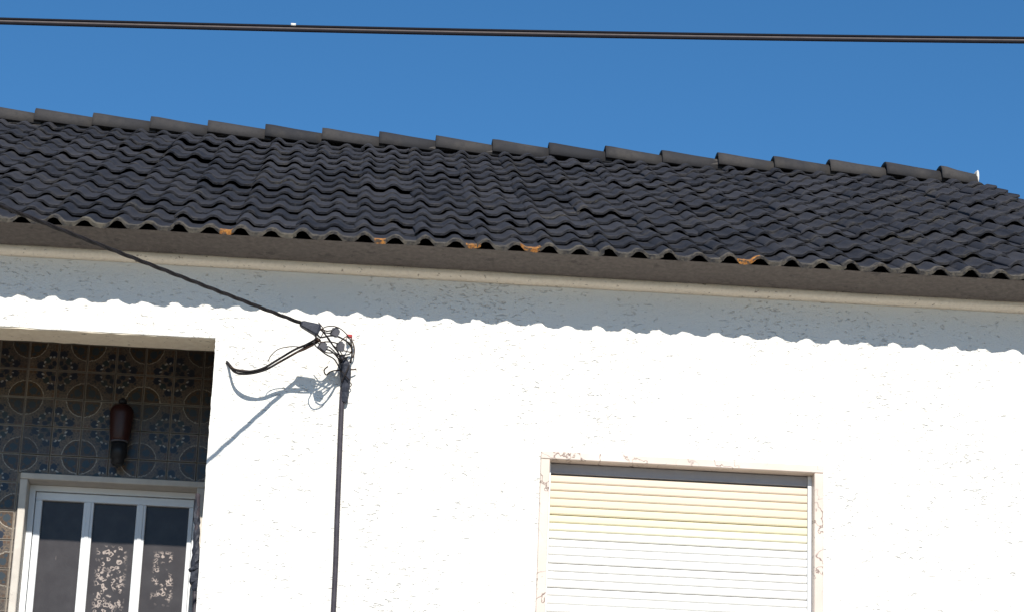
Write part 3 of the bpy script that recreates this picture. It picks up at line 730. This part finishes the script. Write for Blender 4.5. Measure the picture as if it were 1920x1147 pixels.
# conduit climbing the wall to the wires, its head wrapped in tape
cp = px(641, 752, -0.018); cq = px(625, 1147, -0.018)
wc = thing('wall_conduit', 'thin dark conduit fixed to the white wall below the cable knot', 'conduit', (cq.x, -0.018, 0.13))
b2 = BM(); tube(b2, catmull([rel((cq.x+0.01, -0.018, 0.13), wc), rel((cq.x, -0.018, 2.5), wc), rel(cq, wc), rel(px(633, 950, -0.018), wc), rel(cp, wc), rel(px(646, 700, -0.022), wc)], 8), 0.0128, 10)
obj('pipe', b2, M['conduit'], wc)
pts, rr = [], []
for x, y, w, s in ((641, 664, 12, .05), (642, 672, 19, .045), (645, 682, 22, .04), (647, 692, 23, .035), (648, 704, 20, .032), (648, 718, 17, .03), (647, 735, 15, .026), (646, 750, 13, .022), (645, 753, 11, .02)):
    pts.append(rel(px(x, y, -s), wc)); rr.append(w/2/385+random.uniform(-.0012, .0012))
b2 = BM(); tube(b2, catmull(pts, 2), [rr[min(i//2, len(rr)-1)]+random.uniform(-.0012, .0012) for i in range(2*len(pts)-1)], 9)
for f in b2.faces: f.smooth = False
obj('tape_wrap', b2, M['tape'], wc)
for a, b in (((637, 690, .064), (655, 712, .06)), ((655, 684, .064), (640, 716, .058)), ((636, 676, .07), (652, 668, .066))):
    wire([(a[0], a[1], a[2]), ((a[0]+b[0])/2, (a[1]+b[1])/2, a[2]+.008), b], 0.0036, 'black', wc, 'tie')
wire([(615, 686, .06), (609, 691, .06), (608, 697, .06), (612, 702, .058), (618, 697, .055), (627, 694, .05), (640, 693, .045)], 0.0034, 'brownwire', wc, 'loose_end')
wire([(656, 692, .04), (662, 692, .035), (668, 691, .03)], 0.0034, 'brownwire', wc, 'loose_end')
wire([(658, 690, .035), (655, 712, .03), (659, 720, .028), (655, 726, .025)], 0.0024, 'brownwire', wc, 'loose_end')
# red and white clip on the wall
cc = px(655, 634, -0.02)
cl = thing('cable_clip', 'small red and white cable clip nailed to the wall above the conduit', 'clip', cc)
b2 = bevbox(-0.015, 0.014, -0.018, 0.012, 0.002, 0.017, 0.003); b2b = obj('red_cap', b2, M['red'], cl)
bb = bevbox(-0.012, 0.006, -0.014, 0.020, -0.022, 0.0015, 0.003); obj('white_body', bb, M['white'], cl)
b2 = BM(); tube(b2, [(-0.004, -0.004, -0.006), (0.026, -0.014, -0.010)], 0.0022, 6); obj('nail', b2, M['brownwire'], cl)

# ------------------------------------------------------------------ street cable high in front of the house
YC = -6.6
q0, q1, q2 = [px(x, y, YC) for x, y in ((0, 40), (960, 62.5), (1920, 76))]
def cable_z(x):                                     # parabola through three points of the cable
    return sum(q.z*((x-r.x)*(x-t.x))/((q.x-r.x)*(q.x-t.x)) for q, r, t in ((q0, q1, q2), (q1, q0, q2), (q2, q0, q1)))
pts = [Vector((-11+24*k/160, YC, cable_z(-11+24*k/160))) for k in range(161)]
oc = thing('street_cable', 'thick black overhead cable crossing the blue sky above the roof', 'cable', pts[0])
for dz in (0.0056, -0.0056):
    b2 = BM(); tube(b2, [rel(p+Vector((0, 0, dz)), oc) for p in pts], 0.0036, 10); obj('conductor', b2, M['sheen'], oc)
b2 = BM(); tube(b2, [rel(p+Vector((0, 0.001, 0)), oc) for p in pts], 0.0030, 8); obj('web', b2, M['web'], oc)
k = min(range(len(pts)), key=lambda i: abs(pix(pts[i])[0]-533))
b2 = BM(); tube(b2, [rel(pts[k]+Vector((-0.006, -0.002, 0.009)), oc), rel(pts[k]+Vector((0.006, -0.002, 0.009)), oc)], 0.004, 8); obj('white_tag', b2, M['white'], oc)
